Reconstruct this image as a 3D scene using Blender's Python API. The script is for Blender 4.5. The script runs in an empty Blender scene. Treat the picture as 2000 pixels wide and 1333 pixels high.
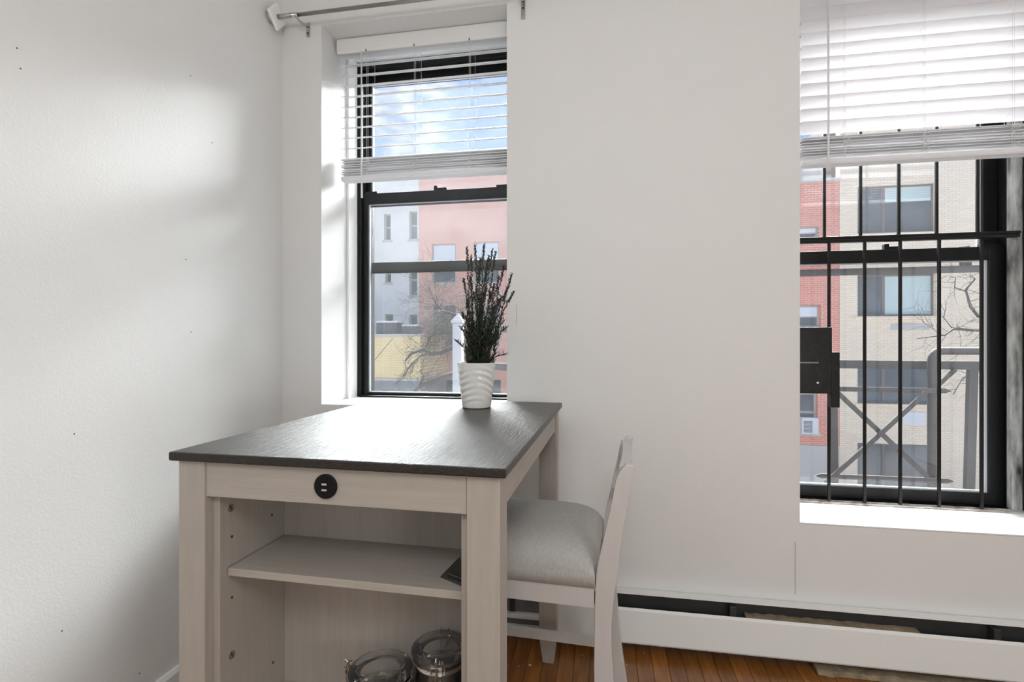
import bpy, bmesh, math, random
from mathutils import Vector, Matrix
random.seed(7)
S = bpy.context.scene
C = S.collection
# ---------------------------------------------------------------- camera, sky, sun, added fill lights, exposure
YAW = math.atan(1000 / 5600); HC = 1.139; FPX = 1000.0
cam = bpy.data.objects.new('camera', bpy.data.cameras.new('camera')); C.objects.link(cam)
cam.location = (0, 0, HC); cam.rotation_euler = (math.pi / 2, 0, YAW)
cam.data.lens = 18; cam.data.sensor_width = 36; cam.data.clip_start = .02; cam.data.clip_end = 400
S.camera = cam
SKY = .34; SUN = 24.0; FILL = 15.5; EXPO = 1.7
W = bpy.data.worlds.new('sky'); S.world = W; W.use_nodes = True
nt = W.node_tree; nt.nodes.clear()
def N(t, typ, **kw):
    n = t.nodes.new(typ)
    for k, v in kw.items():
        if k in n.inputs.keys(): n.inputs[k].default_value = v
        else: setattr(n, k, v)
    return n
tc = N(nt, 'ShaderNodeTexCoord'); mp = N(nt, 'ShaderNodeMapping'); mp.inputs['Scale'].default_value = (1, 1, 3.2)
mp.inputs['Location'].default_value = (.35, .1, .55)
nz = N(nt, 'ShaderNodeTexNoise', Scale=6.5, Detail=8, Roughness=.55)
rp = N(nt, 'ShaderNodeValToRGB'); rp.color_ramp.elements[0].position = .50; rp.color_ramp.elements[1].position = .65
rp.color_ramp.elements[0].color = (.27, .44, .80, 1); rp.color_ramp.elements[1].color = (1.05, 1.02, .99, 1)
bg = N(nt, 'ShaderNodeBackground', Strength=SKY); out = N(nt, 'ShaderNodeOutputWorld')
nt.links.new(tc.outputs['Generated'], mp.inputs[0]); nt.links.new(mp.outputs[0], nz.inputs['Vector'])
nt.links.new(nz.outputs['Fac'], rp.inputs[0]); nt.links.new(rp.outputs[0], bg.inputs[0]); nt.links.new(bg.outputs[0], out.inputs[0])
sl = bpy.data.lights.new('sun', 'SUN'); sl.energy = SUN; sl.angle = math.radians(70); sl.color = (1, .99, .975)
sun = bpy.data.objects.new('sun', sl); C.objects.link(sun)
sun.rotation_euler = Vector((-.25, -.84, -.56)).to_track_quat('-Z', 'Y').to_euler()
al = bpy.data.lights.new('room_fill', 'POINT'); al.energy = FILL; al.shadow_soft_size = .3; al.color = (.975, 1, .99)  # added fill light above and behind the camera, stands for no known fixture
alo = bpy.data.objects.new('room_fill', al); C.objects.link(alo); alo.location = (.15, -.7, 2.15)
a2 = bpy.data.lights.new('side_fill', 'POINT'); a2.energy = 9; a2.shadow_soft_size = .3; a2.color = (.985, 1, .985)  # second added fill, low and out of view, lifts the lower walls
a2o = bpy.data.objects.new('side_fill', a2); C.objects.link(a2o); a2o.location = (1.2, -.5, .95)
S.view_settings.view_transform = 'Standard'; S.view_settings.look = 'None'; S.view_settings.exposure = EXPO
S.view_settings.gamma = 1; S.view_settings.use_curve_mapping = False

def at(px, py, Y):          # point of the vertical plane y=Y that stands at a measured spot of the photograph
    u = (px - 1000) / FPX; v = -(py - 666.5) / FPX
    c, s = math.cos(YAW), math.sin(YAW)
    r = Vector((u * c - s, c + u * s, v)); t = Y / r.y
    return Vector((r.x * t, Y, r.z * t + HC))

# ---------------------------------------------------------------- materials
def mat(name, col, rough=.5, metal=0, noise=0, nscale=20, stretch=(1, 1, 1), bump=0, bscale=80, bstretch=(1, 1, 1), coat=0, spec=.5, col2=None, rnd=0, detail=4, coatr=.1):
    m = bpy.data.materials.new(name); m.use_nodes = True; t = m.node_tree; b = t.nodes['Principled BSDF']
    b.inputs['Base Color'].default_value = (*col, 1); b.inputs['Roughness'].default_value = rough; b.inputs['Metallic'].default_value = metal
    b.inputs['Coat Weight'].default_value = coat; b.inputs['Coat Roughness'].default_value = coatr; b.inputs['Specular IOR Level'].default_value = spec
    tc = N(t, 'ShaderNodeTexCoord')
    cur = None
    if noise:
        mp = N(t, 'ShaderNodeMapping'); mp.inputs['Scale'].default_value = stretch
        nz = N(t, 'ShaderNodeTexNoise', Scale=nscale, Detail=detail, Roughness=.6)
        t.links.new(tc.outputs['Object'], mp.inputs[0]); t.links.new(mp.outputs[0], nz.inputs['Vector'])
        cr = N(t, 'ShaderNodeValToRGB'); cr.color_ramp.elements[0].position = .5 - .22; cr.color_ramp.elements[1].position = .5 + .22
        c2 = col2 or tuple(max(0, c * (1 - noise)) for c in col)
        cr.color_ramp.elements[0].color = (*c2, 1); cr.color_ramp.elements[1].color = (*col, 1)
        t.links.new(nz.outputs['Fac'], cr.inputs[0]); cur = cr.outputs[0]
    if rnd:
        oi = N(t, 'ShaderNodeObjectInfo'); hs = N(t, 'ShaderNodeHueSaturation')
        mr = N(t, 'ShaderNodeMapRange'); mr.inputs['To Min'].default_value = 1 - rnd; mr.inputs['To Max'].default_value = 1 + rnd
        t.links.new(oi.outputs['Random'], mr.inputs[0]); t.links.new(mr.outputs[0], hs.inputs['Value'])
        if cur: t.links.new(cur, hs.inputs['Color'])
        else: hs.inputs['Color'].default_value = (*col, 1)
        cur = hs.outputs[0]
    if cur: t.links.new(cur, b.inputs['Base Color'])
    if bump:
        mp2 = N(t, 'ShaderNodeMapping'); mp2.inputs['Scale'].default_value = bstretch
        n2 = N(t, 'ShaderNodeTexNoise', Scale=bscale, Detail=3); bp = N(t, 'ShaderNodeBump', Strength=bump, Distance=.004)
        t.links.new(tc.outputs['Object'], mp2.inputs[0]); t.links.new(mp2.outputs[0], n2.inputs['Vector'])
        t.links.new(n2.outputs['Fac'], bp.inputs['Height']); t.links.new(bp.outputs[0], b.inputs['Normal'])
    return m
M = {}
M['wall'] = mat('wall_paint', (.78, .78, .775), .55, bump=.10, bscale=160, noise=.02, nscale=2)
M['wall_eg'] = mat('eggshell_wall_paint', (.80, .80, .795), .42, bump=.14, bscale=150, noise=.02, nscale=2)
M['ceil'] = mat('ceiling_paint', (.8, .8, .79), .8)
M['jamb'] = mat('reveal_paint', (.90, .90, .90), .5, bump=.05)
M['trimw'] = mat('trim_gloss_paint', (.82, .82, .81), .3, bump=.04, bscale=40)
M['wash'] = mat('whitewashed_wood', (.42, .378, .335), .42, noise=.13, nscale=9, stretch=(9, 9, .6), bump=.06, bscale=60, bstretch=(6, 6, .4))
M['washh'] = mat('whitewashed_wood_across', (.42, .378, .335), .42, noise=.12, nscale=9, stretch=(.6, 9, 9), bump=.06, bscale=60, bstretch=(.4, 6, 6))
M['washy'] = mat('whitewashed_wood_along', (.42, .378, .335), .42, noise=.12, nscale=9, stretch=(9, .6, 9), bump=.06)
M['top'] = mat('dark_stained_oak', (.026, .019, .015), .33, noise=.6, nscale=7, stretch=(16, .9, 16), bump=.7, bscale=60, bstretch=(7, .25, 7), spec=.42)
M['chairw'] = mat('white_painted_wood', (.58, .555, .54), .36, noise=.05, nscale=12, stretch=(6, 6, .6), bump=.03)
M['black'] = mat('black_window_paint', (.006, .0065, .007), .38, bump=.12, bscale=60, spec=.3)
M['iron'] = mat('black_enamel_iron', (.006, .0055, .005), .35, bump=.15, bscale=70, spec=.3)
M['irong'] = mat('weathered_grey_iron', (.013, .013, .015), .7, noise=.4, nscale=30, spec=.15)
M['bead'] = mat('aluminium_bead', (.72, .76, .82), .35, metal=.2)
M['slat'] = mat('blind_slat', (.86, .86, .88), .4)
M['cord'] = mat('blind_cord', (.8, .8, .8), .6)
M['nickel'] = mat('brushed_nickel', (.55, .54, .52), .28, metal=1)
M['steel'] = mat('stainless_steel', (.5, .47, .44), .16, metal=1)
M['plastic_b'] = mat('black_plastic', (.004, .004, .005), .5, spec=.2)
M['copper'] = mat('usb_contact', (.75, .62, .55), .35, metal=.6)
M['ceramic'] = mat('white_glazed_ceramic', (.80, .79, .77), .18, coat=.5)
M['leaf'] = mat('dark_green_leaf', (.030, .042, .018), .5, noise=.5, nscale=60, col2=(.012, .016, .010))
M['bud'] = mat('dark_purple_bud', (.035, .024, .032), .6)
M['soil'] = mat('dark_soil', (.012, .010, .008), .9, bump=.5)
M['fabric'] = mat('grey_linen', (.52, .51, .49), .9, noise=.22, nscale=300, stretch=(1, .3, .3), bump=.25, bscale=420)
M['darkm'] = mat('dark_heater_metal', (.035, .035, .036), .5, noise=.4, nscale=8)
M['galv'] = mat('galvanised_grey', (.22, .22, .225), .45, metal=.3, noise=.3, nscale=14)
M['debris'] = mat('old_plaster_edge', (.34, .26, .17), .9, noise=.6, nscale=30, bump=.6, bscale=50)
M['peel'] = mat('peeling_jamb_paint', (.62, .64, .63), .6, noise=1, nscale=22, stretch=(1.5, 1.5, .3), col2=(.02, .018, .016), detail=8, bump=.5, bscale=30)
M['rust'] = mat('rusty_bead', (.16, .09, .05), .8, noise=.7, nscale=25, col2=(.6, .6, .58))
M['plank'] = mat('amber_oak_plank', (.36, .145, .030), .3, noise=1, nscale=5, stretch=(9, 1.2, 9), col2=(.15, .048, .010), rnd=.28, coat=.3, coatr=.2, bump=.12, bscale=30, bstretch=(8, 1, 8), detail=8)
M['subf'] = mat('dark_gap_dirt', (.02, .012, .006), .9)
M['chip'] = mat('paint_chip', (.75, .73, .7), .7)
M['hole'] = mat('dark_hole', (.05, .045, .04), .8)
M['bag'] = mat('black_plastic_wrap', (.012, .011, .012), .18, coat=.6)
M['tea'] = mat('dried_tea', (.05, .05, .02), .8)
M['bark'] = mat('grey_brown_bark', (.07, .062, .055), .9, noise=.4, nscale=18)
M['pvc'] = mat('white_vinyl', (.26, .26, .28), .45)
M['street'] = mat('asphalt', (.30, .29, .28), .9)
M['grey'] = mat('grey_stucco', (.84, .78, .69), .9, noise=.10, nscale=1.2)
M['salmon'] = mat('salmon_stucco', (.88, .45, .34), .9, noise=.08, nscale=1.5)
M['stone'] = mat('pale_coping', (.55, .52, .47), .8)
M['lowgrey'] = mat('grey_block', (.30, .30, .30), .9, noise=.3, nscale=2)
M['wframe'] = mat('far_window_frame', (.16, .145, .135), .6)
M['wframel'] = mat('pale_far_window_frame', (.46, .43, .38), .6)
M['fglass'] = mat('far_glass', (.15, .17, .175), .15, spec=.5, noise=.4, nscale=.9)
M['shade'] = mat('roller_shade_green', (.52, .62, .58), .7)
M['shadew'] = mat('white_far_shade', (.72, .75, .76), .7)
M['acw'] = mat('white_ac_case', (.7, .7, .68), .5)
M['cond'] = mat('grey_condenser', (.10, .11, .13), .6)
def brick(name, c1, c2, mo, sc=1.0):
    m = bpy.data.materials.new(name); m.use_nodes = True; t = m.node_tree; b = t.nodes['Principled BSDF']; b.inputs['Roughness'].default_value = .9
    tc = N(t, 'ShaderNodeTexCoord'); sp = N(t, 'ShaderNodeSeparateXYZ'); cb = N(t, 'ShaderNodeCombineXYZ')
    br = N(t, 'ShaderNodeTexBrick', Scale=sc); br.inputs['Brick Width'].default_value = .21; br.inputs['Row Height'].default_value = .072
    br.inputs['Mortar Size'].default_value = .008
    br.inputs['Color1'].default_value = (*c1, 1); br.inputs['Color2'].default_value = (*c2, 1); br.inputs['Mortar'].default_value = (*mo, 1)
    t.links.new(tc.outputs['Object'], sp.inputs[0]); t.links.new(sp.outputs[0], cb.inputs[0]); t.links.new(sp.outputs[2], cb.inputs[1])
    t.links.new(cb.outputs[0], br.inputs['Vector']); t.links.new(br.outputs[0], b.inputs['Base Color'])
    return m
M['redbrick'] = brick('red_brick', (.78, .27, .19), (.68, .23, .16), (.70, .50, .42))
M['beige'] = brick('beige_brick', (.90, .74, .55), (.84, .68, .50), (.70, .58, .44))
M['yellow'] = brick('yellow_brick', (.95, .72, .36), (.90, .67, .32), (.66, .48, .26))
def glassmat(name, haze, col=(.9, .93, .95), rough=.02, tint=(.97, .985, .99), nsc=3):
    m = bpy.data.materials.new(name); m.use_nodes = True; t = m.node_tree; t.nodes.clear()
    o = N(t, 'ShaderNodeOutputMaterial'); tr = N(t, 'ShaderNodeBsdfTransparent'); tr.inputs[0].default_value = (*tint, 1)
    gl = N(t, 'ShaderNodeBsdfGlossy', Roughness=rough); fr = N(t, 'ShaderNodeFresnel', IOR=1.45)
    mx = N(t, 'ShaderNodeMixShader'); t.links.new(fr.outputs[0], mx.inputs[0]); t.links.new(tr.outputs[0], mx.inputs[1]); t.links.new(gl.outputs[0], mx.inputs[2])
    tl = N(t, 'ShaderNodeBsdfTranslucent'); tl.inputs[0].default_value = (*col, 1)
    df = N(t, 'ShaderNodeBsdfDiffuse'); df.inputs[0].default_value = (*col, 1)
    m1 = N(t, 'ShaderNodeMixShader'); m1.inputs[0].default_value = .5; t.links.new(tl.outputs[0], m1.inputs[1]); t.links.new(df.outputs[0], m1.inputs[2])
    tc = N(t, 'ShaderNodeTexCoord'); nz = N(t, 'ShaderNodeTexNoise', Scale=nsc, Detail=6); mr = N(t, 'ShaderNodeMapRange')
    mr.inputs['From Min'].default_value = .3; mr.inputs['From Max'].default_value = .7
    mr.inputs['To Min'].default_value = haze * .6; mr.inputs['To Max'].default_value = haze * 1.4
    t.links.new(tc.outputs['Object'], nz.inputs['Vector']); t.links.new(nz.outputs['Fac'], mr.inputs[0])
    m2 = N(t, 'ShaderNodeMixShader'); t.links.new(mr.outputs[0], m2.inputs[0]); t.links.new(mx.outputs[0], m2.inputs[1]); t.links.new(m1.outputs[0], m2.inputs[2])
    t.links.new(m2.outputs[0], o.inputs[0]); return m
M['glass'] = glassmat('dusty_window_glass', .0065, col=(.95,.93,.9))
M['glassd'] = glassmat('dirty_upper_glass', .012, col=(.95,.94,.93))
M['storm'] = glassmat('storm_glass', .007, col=(.95,.93,.9))
M['stormu'] = glassmat('dirty_storm_glass', .022, col=(.93,.93,.95))
M['lid'] = glassmat('clear_acrylic', .04, tint=(.93, .92, .92), rough=.03)
def slatmat():
    m = bpy.data.materials.new('blind_vinyl'); m.use_nodes = True; t = m.node_tree; b = t.nodes['Principled BSDF']
    b.inputs['Base Color'].default_value = (.86, .86, .88, 1); b.inputs['Roughness'].default_value = .35
    tl = N(t, 'ShaderNodeBsdfTranslucent'); tl.inputs[0].default_value = (.9, .9, .92, 1); mx = N(t, 'ShaderNodeMixShader'); mx.inputs[0].default_value = .15
    o = t.nodes['Material Output']; t.links.new(b.outputs[0], mx.inputs[1]); t.links.new(tl.outputs[0], mx.inputs[2]); t.links.new(mx.outputs[0], o.inputs[0]); return m
M['slat'] = slatmat()

# ---------------------------------------------------------------- mesh helpers
def box(bm, x0, x1, y0, y1, z0, z1, rot=None, piv=None):
    vs = [bm.verts.new((x, y, z)) for z in (z0, z1) for y in (y0, y1) for x in (x0, x1)]
    for f in ((0, 2, 3, 1), (4, 5, 7, 6), (0, 1, 5, 4), (2, 6, 7, 3), (0, 4, 6, 2), (1, 3, 7, 5)): bm.faces.new([vs[i] for i in f])
    if rot is not None: bmesh.ops.rotate(bm, verts=vs, cent=piv or ((x0 + x1) / 2, (y0 + y1) / 2, (z0 + z1) / 2), matrix=rot)
    return vs
def B(*a, **k):
    bm = bmesh.new(); box(bm, *a, **k); return bm
def tube(bm, pts, rad, n=8, cap=True):
    pts = [Vector(p) for p in pts]
    rads = rad if isinstance(rad, (list, tuple)) else [rad] * len(pts)
    rings = []; ref = None
    for i, p in enumerate(pts):
        d = (pts[min(i + 1, len(pts) - 1)] - pts[max(i - 1, 0)]).normalized()
        if ref is None: ref = Vector((0, 0, 1)) if abs(d.z) < .9 else Vector((1, 0, 0))
        a = d.cross(ref).normalized(); b = a.cross(d).normalized(); ref = b
        rings.append([bm.verts.new(p + rads[i] * (math.cos(2 * math.pi * k / n) * a + math.sin(2 * math.pi * k / n) * b)) for k in range(n)])
    for i in range(len(rings) - 1):
        for k in range(n): bm.faces.new((rings[i][k], rings[i][(k + 1) % n], rings[i + 1][(k + 1) % n], rings[i + 1][k]))
    if cap and n > 2: bm.faces.new(rings[0]); bm.faces.new(list(reversed(rings[-1])))
def lathe(bm, prof, cx=0, cy=0, n=40, fn=None, close=False):
    rings = []
    for (r, z) in prof:
        ring = []
        for k in range(n):
            a = 2 * math.pi * k / n; rr = fn(r, z, a) if fn else r
            ring.append(bm.verts.new((cx + rr * math.cos(a), cy + rr * math.sin(a), z)))
        rings.append(ring)
    m = len(rings)
    for i in range(m if close else m - 1):
        for k in range(n): bm.faces.new((rings[i][k], rings[i][(k + 1) % n], rings[(i + 1) % m][(k + 1) % n], rings[(i + 1) % m][k]))
    if not close:
        if prof[0][0] > 1e-4: bm.faces.new(list(reversed(rings[0])))
        if prof[-1][0] > 1e-4: bm.faces.new(rings[-1])
def prism(bm, poly, a0, a1, axis='y'):   # poly in (u,v); axis y -> (x,z); axis x -> (y,z)
    def P(u, v, a): return (u, a, v) if axis == 'y' else ((a, u, v) if axis == 'x' else (u, v, a))
    r0 = [bm.verts.new(P(u, v, a0)) for u, v in poly]; r1 = [bm.verts.new(P(u, v, a1)) for u, v in poly]
    n = len(poly)
    for i in range(n): bm.faces.new((r0[i], r0[(i + 1) % n], r1[(i + 1) % n], r1[i]))
    bm.faces.new(list(reversed(r0))); bm.faces.new(r1)
def origin(o):
    v = Vector((0, 0, 0))
    while o is not None: v += o.location; o = o.parent
    return v
def obj(name, bm, m, parent=None, world=True, bevel=0, smooth=False, loc=None):
    bmesh.ops.recalc_face_normals(bm, faces=bm.faces)
    me = bpy.data.meshes.new(name)
    off = Vector((0, 0, 0))
    if parent is not None and world: off = origin(parent)
    elif parent is None and loc is not None: off = Vector(loc)
    if off.length: bmesh.ops.translate(bm, verts=bm.verts, vec=-off)
    if smooth:
        for f in bm.faces: f.smooth = True
    bm.to_mesh(me); bm.free()
    me.materials.append(M[m] if isinstance(m, str) else m)
    o = bpy.data.objects.new(name, me); C.objects.link(o)
    if parent is not None: o.parent = parent
    elif loc is not None: o.location = loc
    if bevel:
        b = o.modifiers.new('bevel', 'BEVEL'); b.width = bevel; b.segments = 2; b.limit_method = 'ANGLE'; b.angle_limit = math.radians(40)
    return o
def thing(name, label, cat, loc=(0, 0, 0), rotz=0, group=None):
    o = bpy.data.objects.new(name, None); C.objects.link(o); o.empty_display_size = .1
    o.location = loc; o.rotation_euler = (0, 0, rotz); o['label'] = label; o['category'] = cat
    if group: o['group'] = group
    return o
def tag(o, label, cat, group=None):
    o['label'] = label; o['category'] = cat
    if group: o['group'] = group
    return o
def struct(name, bm, m, parent=None, label=None, **k):
    o = obj(name, bm, m, parent, **k)
    if parent is None: o['kind'] = 'structure'; o['label'] = label or name.replace('_', ' '); o['category'] = name.split('_')[0]
    return o
def wall_grid(bm, x0, x1, z0, z1, y0, y1, holes):
    xs = sorted({x0, x1, *[h[0] for h in holes], *[h[1] for h in holes]}); zs = sorted({z0, z1, *[h[2] for h in holes], *[h[3] for h in holes]})
    def solid(i, j):
        if i < 0 or j < 0 or i >= len(xs) - 1 or j >= len(zs) - 1: return False
        cx = (xs[i] + xs[i + 1]) / 2; cz = (zs[j] + zs[j + 1]) / 2
        return not any(h[0] < cx < h[1] and h[2] < cz < h[3] for h in holes)
    def q(*p): bm.faces.new([bm.verts.new(v) for v in p])
    for i in range(len(xs) - 1):
        for j in range(len(zs) - 1):
            if not solid(i, j): continue
            a, b, c, d = xs[i], xs[i + 1], zs[j], zs[j + 1]
            q((a, y0, c), (b, y0, c), (b, y0, d), (a, y0, d)); q((a, y1, c), (a, y1, d), (b, y1, d), (b, y1, c))
            if not solid(i - 1, j): q((a, y0, c), (a, y0, d), (a, y1, d), (a, y1, c))
            if not solid(i + 1, j): q((b, y0, c), (b, y1, c), (b, y1, d), (b, y0, d))
            if not solid(i, j - 1): q((a, y0, c), (a, y1, c), (b, y1, c), (b, y0, c))
            if not solid(i, j + 1): q((a, y0, d), (b, y0, d), (b, y1, d), (a, y1, d))
    bmesh.ops.remove_doubles(bm, verts=bm.verts, dist=1e-5)

# ---------------------------------------------------------------- the room
WX = -1.356; WY = 1.99; CZ = 2.9; RX = 3.0; BY = -2.6
W1 = (-1.174, -.376, .868, 2.474); W2 = (.694, 1.575, .482, 2.49)
bm = bmesh.new(); wall_grid(bm, WX - .15, RX + .15, 0, CZ, WY, 2.44, [W1, W2])
wall_front = struct('wall_front', bm, 'wall', label='off-white painted wall with two deep window openings')
wall_left = struct('wall_left', B(WX - .15, WX, BY, WY, 0, CZ), 'wall_eg', label='plain white painted wall left of the table')
struct('wall_right', B(RX, RX + .15, BY, WY, 0, CZ), 'wall', label='right side wall of the room')
struct('wall_back', B(WX - .15, RX + .15, BY - .15, BY, 0, CZ), 'wall', label='wall behind the camera')
struct('ceiling', B(WX - .15, RX + .15, BY - .15, 2.44, CZ, CZ + .12), 'ceil', label='white ceiling')
floor = struct('floor', B(WX - .15, RX + .15, BY - .15, 2.44, -.16, -.004), 'subf', label='amber oak strip floor')
# strips near the window are single planks, the rest is joined
pw = .0545; lens = (.42, .56, .73); shared = {}
for L in lens:
    bm = B(-pw / 2 + .0008, pw / 2 - .0008, -L / 2 + .0008, L / 2 - .0008, -.004, 0)
    me = bpy.data.meshes.new('plank'); bmesh.ops.recalc_face_normals(bm, faces=bm.faces); bm.to_mesh(me); bm.free(); me.materials.append(M['plank']); shared[L] = me
field = bmesh.new(); k = 0; x = WX + pw / 2; cnt = 0
while x < RX - pw / 2:
    y = WY
    first = random.uniform(.2, 1.0)
    while y > BY:
        L = random.choice(lens)
        if y > 1.0 and x < 2.0 and cnt < 290:
            yc = y - L / 2 if y < WY else y - L / 2
            p = bpy.data.objects.new('plank', shared[L]); C.objects.link(p); p.parent = floor
            p.location = (x, yc, random.uniform(-.0006, 0)); cnt += 1
        else:
            y2 = max(BY, y - L)
            if y - y2 > .02: box(field, x - pw / 2 + .0008, x + pw / 2 - .0008, y2 + .0008, y - .0008, -.004, 0)
        y -= L
        if y > 1.7 and first > .6: pass
    x += pw
f = obj('plank_field', field, 'plank', floor); f['kind'] = 'stuff'
for (px, py) in ((1035, 1300), (1014, 1302), (1109, 1261), (1257, 1277), (1224, 1299), (1137, 1281)):
    v = -(py - 666.5) / FPX; u = (px - 1000) / FPX; c, s = math.cos(YAW), math.sin(YAW); t = -HC / v
    X, Y = t * (u * c - s), t * (c + u * s); r = .004 if px == 1035 else .0018
    obj('paint_chip', B(X - r, X + r, Y - r * .8, Y + r * .8, .0001, .0012, rot=Matrix.Rotation(random.random() * 3, 3, 'Z')), 'chip', floor)
bl = bmesh.new(); prism(bl, [(WX, 0), (WX + .014, 0), (WX + .014, .078), (WX + .008, .090), (WX, .092)], BY, 1.93)
struct('baseboard_left', bl, 'trimw', label='white baseboard along the left wall', bevel=.001)
# nail holes and specks in the walls
for (px, py) in ((33, 94), (40, 134), (372, 148), (414, 279), (363, 507), (373, 649), (145, 848), (121, 1233), (272, 1316), (350, 262), (250, 425), (158, 545)):
    u = (px - 1000) / FPX; c, s = math.cos(YAW), math.sin(YAW); rx, ry, rz = u * c - s, c + u * s, -(py - 666.5) / FPX; t = WX / rx
    y, z = ry * t, HC + rz * t; r = .0016
    obj('nail_hole', B(WX - .001, WX + .0006, y - r, y + r, z - r, z + r, rot=Matrix.Rotation(.6, 3, 'X')), 'hole' if px not in (250, 158, 350) else 'jamb', wall_left)
for (px, py, h) in ((1553, 1110, .19),):
    p = at(px, py, WY); obj('plaster_crack', B(p.x - .0006, p.x + .0006, WY - .0006, WY + .001, p.z - h / 2, p.z + h / 2), 'hole', wall_front)
p = at(1009, 615, WY); obj('plaster_crack', B(p.x - .0005, p.x + .0005, WY - .0005, WY + .001, p.z - .04, p.z + .04), 'galv', wall_front)

# ---------------------------------------------------------------- windows (setting)
def window(idx, op, label, gl_lower_top, rail_h, stile, bead=.006, storm=None, meet=1.80, top=2.42, yl=2.31):
    x0, x1, z0, z1 = op
    w = bpy.data.objects.new('window_%d' % idx, None); C.objects.link(w); w.location = (x0, yl, z0)
    w['kind'] = 'structure'; w['label'] = label; w['category'] = 'window'
    yf = yl - .02; e = .001
    bm = bmesh.new()
    box(bm, x0 + e, x0 + .03, yf, 2.438, z0 + e, z1 - e); box(bm, x1 - .03, x1 - e, yf, 2.438, z0 + e, z1 - e)
    box(bm, x0 + .03, x1 - .03, yf, 2.438, z1 - .035, z1 - e)
    box(bm, x0 + .03, x1 - .03, yf - .02, 2.438, z0 + e, z0 + .012)
    obj('frame', bm, 'black', w, bevel=.0015)
    # lower sash
    a, b = x0 + .0305, x1 - .0305
    def sash(zb, zt, y, rb, rt, st, gm):
        bm = bmesh.new()
        box(bm, a, a + st, y, y + .035, zb, zt); box(bm, b - st, b, y, y + .035, zb, zt)
        box(bm, a + st, b - st, y, y + .035, zb, zb + rb); box(bm, a + st, b - st, y, y + .035, zt - rt, zt)
        s = obj('sash', bm, 'black', w, bevel=.0015)
        bm = bmesh.new(); t = bead; g0, g1, h0, h1 = a + st, b - st, zb + rb, zt - rt; yy = y + .012
        box(bm, g0, g0 + t, yy, yy + .01, h0, h1); box(bm, g1 - t, g1, yy, yy + .01, h0, h1)
        box(bm, g0 + t, g1 - t, yy, yy + .01, h0, h0 + t * .6); box(bm, g0 + t, g1 - t, yy, yy + .01, h1 - t * .4, h1)
        obj('glazing_bead', bm, 'bead', s)
        obj('pane', B(g0, g1, y + .022, y + .024, h0, h1), gm, s)
        return s
    s = sash(z0 + .0125, gl_lower_top + rail_h, yl, .012 if idx == 1 else .045, rail_h, stile, 'glass')
    # lock and tilt latches on the meeting rail
    zt = gl_lower_top + rail_h; xc = (x0 + x1) / 2
    bm = bmesh.new(); box(bm, xc - .012, xc + .005, yl, yl + .02, zt, zt + .022); box(bm, xc + .005, xc + .05, yl + .004, yl + .024, zt, zt + .012)
    obj('sash_lock', bm, 'black', s, bevel=.001)
    for xx in (a + .03, b - .05): obj('tilt_latch', B(xx - .03, xx + .04, yl + .002, yl + .022, zt, zt + .010), 'black', s)
    sash(gl_lower_top + .002, z1 - .036, yl + .038, rail_h - .004, .045, stile - .002, 'glassd')
    if storm:
        bm = bmesh.new(); box(bm, a, b, 2.40, 2.42, storm[0], storm[1]); obj('storm_rail', bm, 'black', w, bevel=.004)
        obj('storm_pane', B(a, b, 2.405, 2.407, z0 + .013, storm[0]), 'storm', w); obj('storm_pane', B(a, b, 2.412, 2.414, storm[1], z1 - .036), 'stormu', w)
    return w
w1 = window(1, W1, 'narrow black double hung window behind the table', 1.80, .05, .024, storm=(1.478, 1.532))
w2 = window(2, W2, 'large black double hung window with iron guard on the right', 1.459, .052, .052, bead=.012)
# white stops in the reveal of window 1, sill boards
def stops(idx, op, y0, y1, m='jamb', t=.012):
    bm = bmesh.new(); box(bm, op[0] + .0005, op[0] + t, y0, y1, op[2] + .001, op[3] - .001)
    return bm
struct('trim_1', stops(1, W1, 2.205, 2.288), 'jamb', label='white stop strip inside the left window reveal', bevel=.002)
bm = bmesh.new(); box(bm, W2[0] + .001, W2[1] - .001, WY + .001, 2.235, W2[2] + .0005, W2[2] + .006)
struct('trim_2', bm, 'jamb', label='white sill board of the right window', bevel=.002)
bm = bmesh.new(); box(bm, W2[0] + .001, W2[1] - .001, 2.236, 2.262, W2[2] + .0005, W2[2] + .009); box(bm, W2[0] + .001, W2[1] - .001, 2.2625, 2.288, W2[2] + .0005, W2[2] + .012)
struct('trim_3', bm, 'rust', label='chipped dark strip at the back of the right sill', bevel=.001)
bm = bmesh.new(); box(bm, W2[1] - .038, W2[1] - .0005, 2.262, 2.289, W2[2] + .012, W2[3] - .002)
struct('trim_4', bm, 'peel', label='jamb strip with peeling grey paint on the right window', bevel=.001)
bm = bmesh.new(); box(bm, W2[1] - .004, W2[1] - .0005, 2.235, 2.2615, W2[2] + .012, W2[3] - .002)
struct('trim_5', bm, 'black', label='black chipped jamb edge beside the peeling strip')
bm = bmesh.new(); box(bm, W1[0] + .001, W1[1] - .001, WY + .001, 2.289, W1[2] - .02 + .0205, W1[2] + .004)
struct('trim_6', bm, 'jamb', label='white sill board of the left window')

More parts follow.
